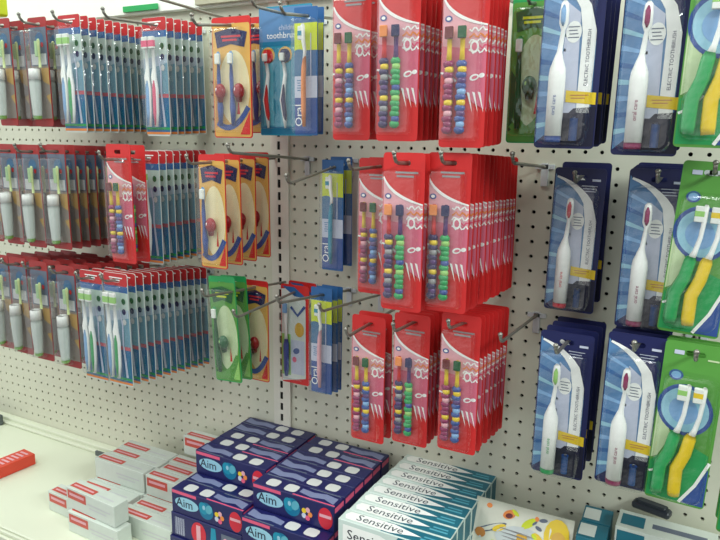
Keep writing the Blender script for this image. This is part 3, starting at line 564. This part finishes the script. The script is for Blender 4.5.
# ------------------------------------------------------------------ cartons on the shelf
def carton(name, L, D, H, mt, deco, flap=None):
    b = MB(); b.bbox(-L / 2, L / 2, 0, D, 0, H, mt, .0008); deco(b, L, D, H); return b.mesh(name)
def top(b, pts, H, mt, k=1): b.poly([(x, y, H + .00025 * k) for x, y in pts], mt)
def q(x0, x1, y0, y1): return [(x0, y0), (x1, y0), (x1, y1), (x0, y1)]
def aim_deco(flip):
    def f(b, L, D, H):
        sg = -1 if flip else 1
        X = lambda t: -L / 2 + L * t; fy = -.0003
        b.rect(X(.01), X(.36), H * .84, H * .97, fy, m('pinkhot')); b.oval(X(.22), H * .50, L * .17, H * .26, fy, m('skyl'), 20)
        b.text('Aim', m('navyd'), H * .52, lambda x, y: (x + X(.19), fy - .0003, y + H * .50))
        b.oval(X(.50), H * .50, L * .10, H * .36, fy - .0001, m('teald'), 18); b.oval(X(.46), H * .58, L * .06, H * .26, fy - .0003, m('teal'), 14, .4); b.oval(X(.54), H * .60, L * .045, H * .2, fy - .0005, m('teall'), 14, -.5); b.oval(X(.47), H * .62, L * .02, H * .1, fy - .0007, m('skyl'), 10)
        for k in range(5): a = k * 1.256; b.oval(X(.68) + .007 * math.cos(a), H * .42 + .008 * math.sin(a), .0048, .0052, fy - .0003 - .0001 * k, m(('orange', 'pinkl', 'yellow', 'lav', 'pinkhot')[k]), 10)
        b.oval(X(.90), H * .46, L * .085, H * .42, fy, m('crimson'), 20); b.rect(X(.83), X(.97), H * .48, H * .60, fy - .0003, m('pinkl'))
        # lid print
        T = (lambda x, y: (X(1 - x), D * (1 - y))) if flip else (lambda x, y: (X(x), D * y))
        wave = [(0.03, .3), (.18, .18), (.32, .34), (.46, .26), (.46, .62), (.30, .78), (.16, .62), (.03, .85)]
        top(b, [T(*p) for p in wave], H, mat('print_lidwave', (122, 130, 166), .4)); top(b, [T(*p) for p in q(.03, .40, .03, .10)], H, m('slate'))
        sq = lambda v: math.copysign(abs(v) ** .55, v)
        for c in (.57, .80): top(b, [T(c + .076 * sq(math.cos(a * math.pi / 8 + .2)), .5 + .33 * sq(math.sin(a * math.pi / 8 + .2))) for a in range(16)], H, mat('print_lidspot', (206, 208, 206), .4))
        if flip: top(b, [T(*p) for p in q(.0, .5, .90, .985)], H, m('pinkhot'), 2)
        # end print
        for e in (X(1) + .0003, X(0) - .0003): b.poly([(e, D * .06, H * .72), (e, D * .94, H * .72), (e, D * .94, H * .92), (e, D * .06, H * .92)], m('pinkhot'))
    return f
def aim_back(b, L, D, H):
    X = lambda t: -L / 2 + L * t; fy = -.0003
    for k in range(9): b.rect(X(.06 + .016 * k), X(.06 + .016 * k + (.009 if k % 2 else .005)), H * .1, H * .85, fy, m('lav'))
    b.oval(X(.40), H * .45, L * .105, H * .48, fy, m('crimson'), 22); b.rect(X(.37), X(.43), H * .1, H * .8, fy - .0003, m('pinkl'))
    b.dec([(X(.56), H * .05), (X(.66), H * .05), (X(.64), H * .9), (X(.58), H * .9)], fy, m('teal')); b.rect(X(.72), X(.93), H * .15, H * .8, fy, m('slate')); b.oval(X(.78), H * .45, .007, .010, fy - .0003, m('pinkl'), 12)
    top(b, q(X(.05), X(.42), D * .2, D * .7), H, m('slate'))
BL, BD, BH = .172, .0355, .0495
NAVY = mat('carton_navy', (24, 27, 86), .35, 0, .5)
AIM = [carton('toothpaste_carton', BL, BD, BH - .0006, NAVY, aim_deco(False)), carton('toothpaste_carton', BL, BD, BH - .0006, NAVY, aim_deco(True)), carton('toothpaste_carton', BL, BD, BH - .0006, NAVY, aim_back)]
def put(name, me, loc, rz, label, cat, group):
    o = bpy.data.objects.new(name, me); COL.objects.link(o); o.location = loc; o.rotation_euler = (0, 0, rz); return tag(o, label, cat, group)
LAY = ['top', 'second', 'third', 'bottom']
def ordn(i): return ['front', 'second', 'third', 'fourth', 'fifth', 'sixth', 'seventh', 'eighth', 'ninth'][i]
for col, (cx, cn) in enumerate(((-.033, 'left'), (.1445, 'right'))):
    for lay in range(4):
        zt = SHZ + (3 - lay) * BH + .0004
        yf = [(-.186, -.234), (-.256, -.268), (-.258, -.270), (-.262, -.274)][lay][col]
        n = int(((-.034 if lay == 3 else -.002) - yf) / (BD + .001))
        for i in range(n):
            k = 2 if (lay >= 2) else (1 if (i * 3 + lay + col) % 5 in (1, 3) else 0)
            y = yf + i * (BD + .001)
            put('toothpaste_carton', AIM[k], (cx + random.uniform(-.001, .001) - .002 * lay, y, zt), random.uniform(-.006, .006) * (0 if lay else .3),
                '%s navy toothpaste carton from the front, %s layer of the %s navy pile' % (ordn(i), LAY[lay], cn), 'toothpaste box', 'navy toothpaste cartons on the shelf')
# green and white cartons
def sen_deco(b, L, D, H):
    X = lambda t: -L / 2 + L * t; fy = -.0003; te = m('deepteal'); wh = m('white')
    b.dec([(X(.45), 0.001), (X(.995), .001), (X(.995), H - .001), (X(.60), H - .001)], fy, te); b.dec([(X(.05), H * .12), (X(.42), H * .14), (X(.70), H * .5), (X(.42), H * .84), (X(.05), H * .86)], fy - .0003, wh)
    b.text('Sensitive', m('navyd'), H * .50, lambda x, y: (x + X(.33), fy - .0006, y + H * .52)); b.lines(X(.72), X(.95), H * .7, .007, 3, .003, fy - .0003, m('teall'))
    top(b, q(X(.42), X(.995), .0022, D - .0022), H, te); top(b, [(X(.06), D * .18), (X(.50), D * .12), (X(.78), D * .5), (X(.50), D * .88), (X(.06), D * .82), (X(.03), D * .5)], H, wh, 2)
    b.text('Sensitive', mat('print_sensitive', (70, 80, 92), .4), D * .74, lambda x, y: (x + X(.38), y + D * .50, H + .0008)); top(b, q(X(.78), X(.95), D * .3, D * .42), H, m('teall'), 2); top(b, q(X(.80), X(.94), D * .55, D * .65), H, m('teall'), 2)
    e = X(1) + .0003; b.poly([(e, .003, .003), (e, D - .003, .003), (e, D - .003, H - .003), (e, .003, H - .003)], te)
SEN = carton('toothpaste_carton', .182, .0325, .0500 - .0006, mat('carton_silver', (206, 222, 216), .32, 0, .5), sen_deco)
for lay in range(4):
    for i in range(8 if lay < 3 else 7):
        put('toothpaste_carton', SEN, (.345 + .0012 * i + random.uniform(-.0008, .0008), -.262 + i * .0332, SHZ + (3 - lay) * .0500 + .0004), 0,
            '%s teal and white Sensitive toothpaste carton from front, %s layer' % (ordn(i), LAY[lay]), 'toothpaste box', 'teal and white Sensitive cartons on the shelf')
# white cartons with red labels
def white_deco(b, L, D, H, fr=False):
    X = lambda t: -L / 2 + L * t; fy = -.0003
    rd = mat('print_labelred', (200, 84, 72), .4)
    if fr: b.rect(X(.03), X(.42), H * .48, H * .90, fy, rd); b.lines(X(.07), X(.38), H * .78, .007, 1, .006, fy - .0003, m('pinkl'))
    b.lines(X(.45), X(.92), H * .6, .008, 2, .003, fy, m('greyl'))
    top(b, q(X(.03), X(.52), D * .18, D * .62), H, rd); top(b, q(X(.07), X(.48), D * .33, D * .46), H, m('pinkl'), 2); top(b, q(X(.55), X(.9), D * .3, D * .42), H, m('greyl'))
    e = X(0) - .0003; b.poly([(e, D * .1, H * .5), (e, D * .9, H * .5), (e, D * .9, H * .9), (e, D * .1, H * .9)], rd)
WHI = carton('toothpaste_carton', .150, .0345, .0465, mat('carton_white', (206, 215, 206), .38, 0, .45), white_deco)
WHF = carton('toothpaste_carton', .150, .0345, .0465, mat('carton_white', (206, 215, 206), .38, 0, .45), lambda b, L, D, H: white_deco(b, L, D, H, True))
WG = 'white red-label cartons on the shelf'
for col, cx in enumerate((-.360, -.2035)):
    for lay in range(2):
        yf = ((-.172, -.172), (-.215, -.250))[lay][col]; n = int((-.036 - yf) / .0355)
        for i in range(n):
            put('toothpaste_carton', WHF if (col and not lay and not i) else WHI, (cx + .007 * (i % 2) - .004 * lay + random.uniform(-.003, .003) * (1 - col), yf + i * .0356, SHZ + (1 - lay) * .0475 + .0004), random.uniform(-.004, .004),
                '%s white toothpaste carton with red label from front, %s layer of the %s column' % (ordn(i), ('upper', 'lower')[lay], ('left', 'right')[col]), 'toothpaste box', WG)
def lone(x, y, z, rz, label): put('toothpaste_carton', WHF, (x, y, z), rz, label, 'toothpaste box', WG)
lone(-.405, -.268, SHZ + .0004, -.05, 'loose white carton with red label lying front left of the white pile')
lone(-.300, -.300, SHZ + .0004, -.03, 'loose white carton with red label against the navy pile front')
lone(-.312, -.292, SHZ + .0480, -.06, 'white carton with dark red label stacked in front of the white pile')
# red carton lying alone on the left
b = MB(); b.bbox(-.024, .024, 0, .135, 0, .028, mat('carton_red', (214, 72, 52), .4), .001); b.bbox(-.0243, .0243, -.0003, .04, -.0002, .0283, m('lav'), .001)
for k in range(7): b.poly([(-.014, .045 + .012 * k, .0284), (.014, .047 + .012 * k, .0284), (.014, .053 + .012 * k, .0284), (-.014, .051 + .012 * k, .0284)], m('pinkl'))
o = b.build('toothpaste_carton', loc=(-.725, -.275, SHZ + .0006)); o.rotation_euler = (0, 0, -.10); tag(o, 'small red carton lying alone on the empty shelf at left', 'toothpaste box')
b = MB(); b.bbox(-.06, .06, -.012, .0, 0, .030, mat('dark_grey', (96, 104, 106), .5, .3), .003); b.bbox(-.055, .055, -.016, -.0122, .004, .024, mat('dark_grey', (96, 104, 106), .5, .3), .002)  # plain dark grey block at the back of the shelf
o = b.build('shelf_back_block', loc=(-1.03, -.0345, SHZ + .0006)); tag(o, 'dark grey block at the shelf back, left edge of frame', 'bracket')
b = MB(); b.box(-.05, .02, -.006, .0, 0, .012, mat('dark_grey', (96, 104, 106), .5, .3)); b.add([(.02, -.006, 0), (.03, -.006, 0), (.03, 0, 0), (.02, 0, 0), (.02, -.006, .012), (.02, 0, .012)], [(0, 1, 4), (2, 3, 5), (1, 2, 5, 4), (0, 3, 2, 1)], mat('dark_grey', (96, 104, 106), .5, .3))  # low dark grey piece with one sloped end
o = b.build('shelf_back_sliver', loc=(-.545, -.033, SHZ + .0006)); tag(o, 'small dark sliver at the shelf back beside the white cartons', 'clip')
# red topped white carton behind the navy pile
put('toothpaste_carton', WHF, (-.195, -.060, SHZ + .0956), .0, 'white carton with red label on top of the white pile beside navy cartons', 'toothpaste box', WG)

# printed pouch leaning beside the teal cartons
def pouch():
    b = MB(); nx, nz = 14, 12; W, H = .165, .22; fr, bk = [], []
    for j in range(nz + 1):
        for i in range(nx + 1):
            u, v = i / nx, j / nz; e = min(1, 5 * min(u, 1 - u)) * min(1, 5 * min(v, 1 - v)); t = .016 * e + .0012 + .0015 * math.sin(u * 19 + v * 11) * e
            fr.append((W * (u - .5), -t, -H * v)); bk.append((W * (u - .5), t * .6 + .001, -H * v))
    F = [(j * (nx + 1) + i, j * (nx + 1) + i + 1, (j + 1) * (nx + 1) + i + 1, (j + 1) * (nx + 1) + i) for j in range(nz) for i in range(nx)]
    mt = mat('pouch_film', (214, 216, 200), .25, 0, .5); N = len(fr)
    edge = [i for i in range(nx + 1)] + [(j + 1) * (nx + 1) + nx for j in range(nz)] + [nz * (nx + 1) + nx - 1 - i for i in range(nx)] + [(nz - 1 - j) * (nx + 1) for j in range(nz - 1)]
    E = [(edge[k], edge[(k + 1) % len(edge)], edge[(k + 1) % len(edge)] + N, edge[k] + N) for k in range(len(edge))]
    b.add(fr + bk, F + [tuple(i + N for i in f) for f in F] + E, mt, True)
    def pr(pts, mt, k=1):                                                           # print follows the bulging film
        o = []
        for x, z in pts:
            u, v = x / W + .5, -z / H; e = min(1, 5 * min(u, 1 - u)) * min(1, 5 * min(v, 1 - v)); o.append((x, -(.016 * e + .0012 + .0015 * math.sin(u * 19 + v * 11) * e) - .0005 * k - .0004, z))
        c = (sum(p[0] for p in o) / len(o), sum(p[1] for p in o) / len(o) - .0003, sum(p[2] for p in o) / len(o))
        b.add(o + [c], [(i, (i + 1) % len(o), len(o)) for i in range(len(o))], mt)
    def el(cx, cz, rx, rz, rot, mt, k=1): pr([(cx + rx * math.cos(a) * math.cos(rot) - rz * math.sin(a) * math.sin(rot), cz + rx * math.cos(a) * math.sin(rot) + rz * math.sin(a) * math.cos(rot)) for a in [2 * math.pi * i / 14 for i in range(14)]], mt, k)
    el(.058, -.030, .020, .026, 0, m('yellow')); el(.062, -.036, .011, .013, .3, m('gold'), 2); el(-.022, -.016, .011, .007, .4, m('orange')); el(-.022, -.018, .006, .004, .2, m('maroon'), 2)
    el(.012, -.022, .014, .006, .7, m('lime')); el(.030, -.040, .010, .005, -.6, m('yellow')); el(-.058, -.010, .005, .004, 0, m('orange')); el(-.050, -.044, .030, .005, .45, m('slate')); el(-.066, -.056, .010, .008, 0, m('herod'))
    el(.000, -.048, .040, .018, .1, m('silver')); el(.004, -.046, .010, .006, .2, m('gold'), 2)
    for k in range(6): el(-.005 + .003 * k, -.040 - .006 * k, .030, .0010, -.05, m('grey'), 3)
    el(-.034, -.040, .012, .005, .5, m('yellow')); el(.034, -.012, .007, .003, .2, m('slate')); el(.05, -.066, .016, .010, .2, m('lime')); el(-.03, -.10, .04, .02, .3, m('gold')); el(.03, -.12, .03, .02, 0, m('greenl'))
    for k in range(16): el(random.uniform(-.07, .05), random.uniform(-.085, -.008), random.uniform(.003, .008), random.uniform(.002, .005), random.uniform(-1, 1), m(random.choice(['gold', 'orange', 'slate', 'lime', 'silver', 'herod', 'yellow'])), 1)
    return b
pp = pouch().build('printed_pouch', loc=(.520, -.088, -.596)); pp.rotation_euler = (R(-24), R(1), R(2)); tag(pp, 'crinkled white pouch with yellow and orange print beside the teal cartons', 'pouch')
# cartons at the right end
def end_deco(b, L, D, H):
    X = lambda t: -L / 2 + L * t; top(b, q(X(.04), X(.28), D * .2, D * .8), H, m('deepteal')); top(b, q(X(.36), X(.9), D * .35, D * .6), H, m('slate')); b.rect(X(.02), X(.3), H * .1, H * .9, -.0003, m('deepteal')); b.rect(X(.4), X(.9), H * .35, H * .6, -.0003, m('slate'))
ENDB = carton('toothpaste_carton', .145, .056, .0535, mat('carton_white', (206, 215, 206), .38), end_deco)
EG = 'white and teal cartons at the right end'
for i in range(2):
    for lay in range(4 - i):
        put('toothpaste_carton', ENDB, (.737, -.090 - i * .058, SHZ + .0004 + .0540 * lay), -.02, '%s white carton with dark lettering at right end, %s layer' % (('rear', 'front')[i], ('lowest', 'second', 'third', 'topmost')[lay]), 'toothpaste box', EG)
TEA = carton('toothpaste_carton', .046, .050, .0480, m('deepteal'), lambda b, L, D, H: (top(b, q(-L * .45, L * .1, D * .15, D * .85), H, m('pale')), b.rect(-L * .4, L * .1, H * .2, H * .8, -.0003, m('pale'))))
for i in range(2):
    for lay in range(4):
        put('toothpaste_carton', TEA, (.632, -.1135 + i * .0525, SHZ + .0004 + .0490 * lay), .02, '%s small teal carton between pouch and white cartons, %s layer' % (('front', 'rear')[i], ('lowest', 'second', 'third', 'topmost')[lay]), 'toothpaste box', 'small teal cartons behind the pouch')
b = MB(); b.bbox(-.03, .03, -.010, .010, 0, .012, mat('dark_packet', (44, 50, 58), .4), .003); b.bbox(-.024, .024, -.008, .008, .012, .016, mat('dark_packet', (44, 50, 58), .4), .003)
o = b.build('dark_packet', loc=(.712, -.0200, SHZ + .2172)); o.rotation_euler = (0, 0, -.25); tag(o, 'dark narrow packet on the white cartons at the right end', 'packet')
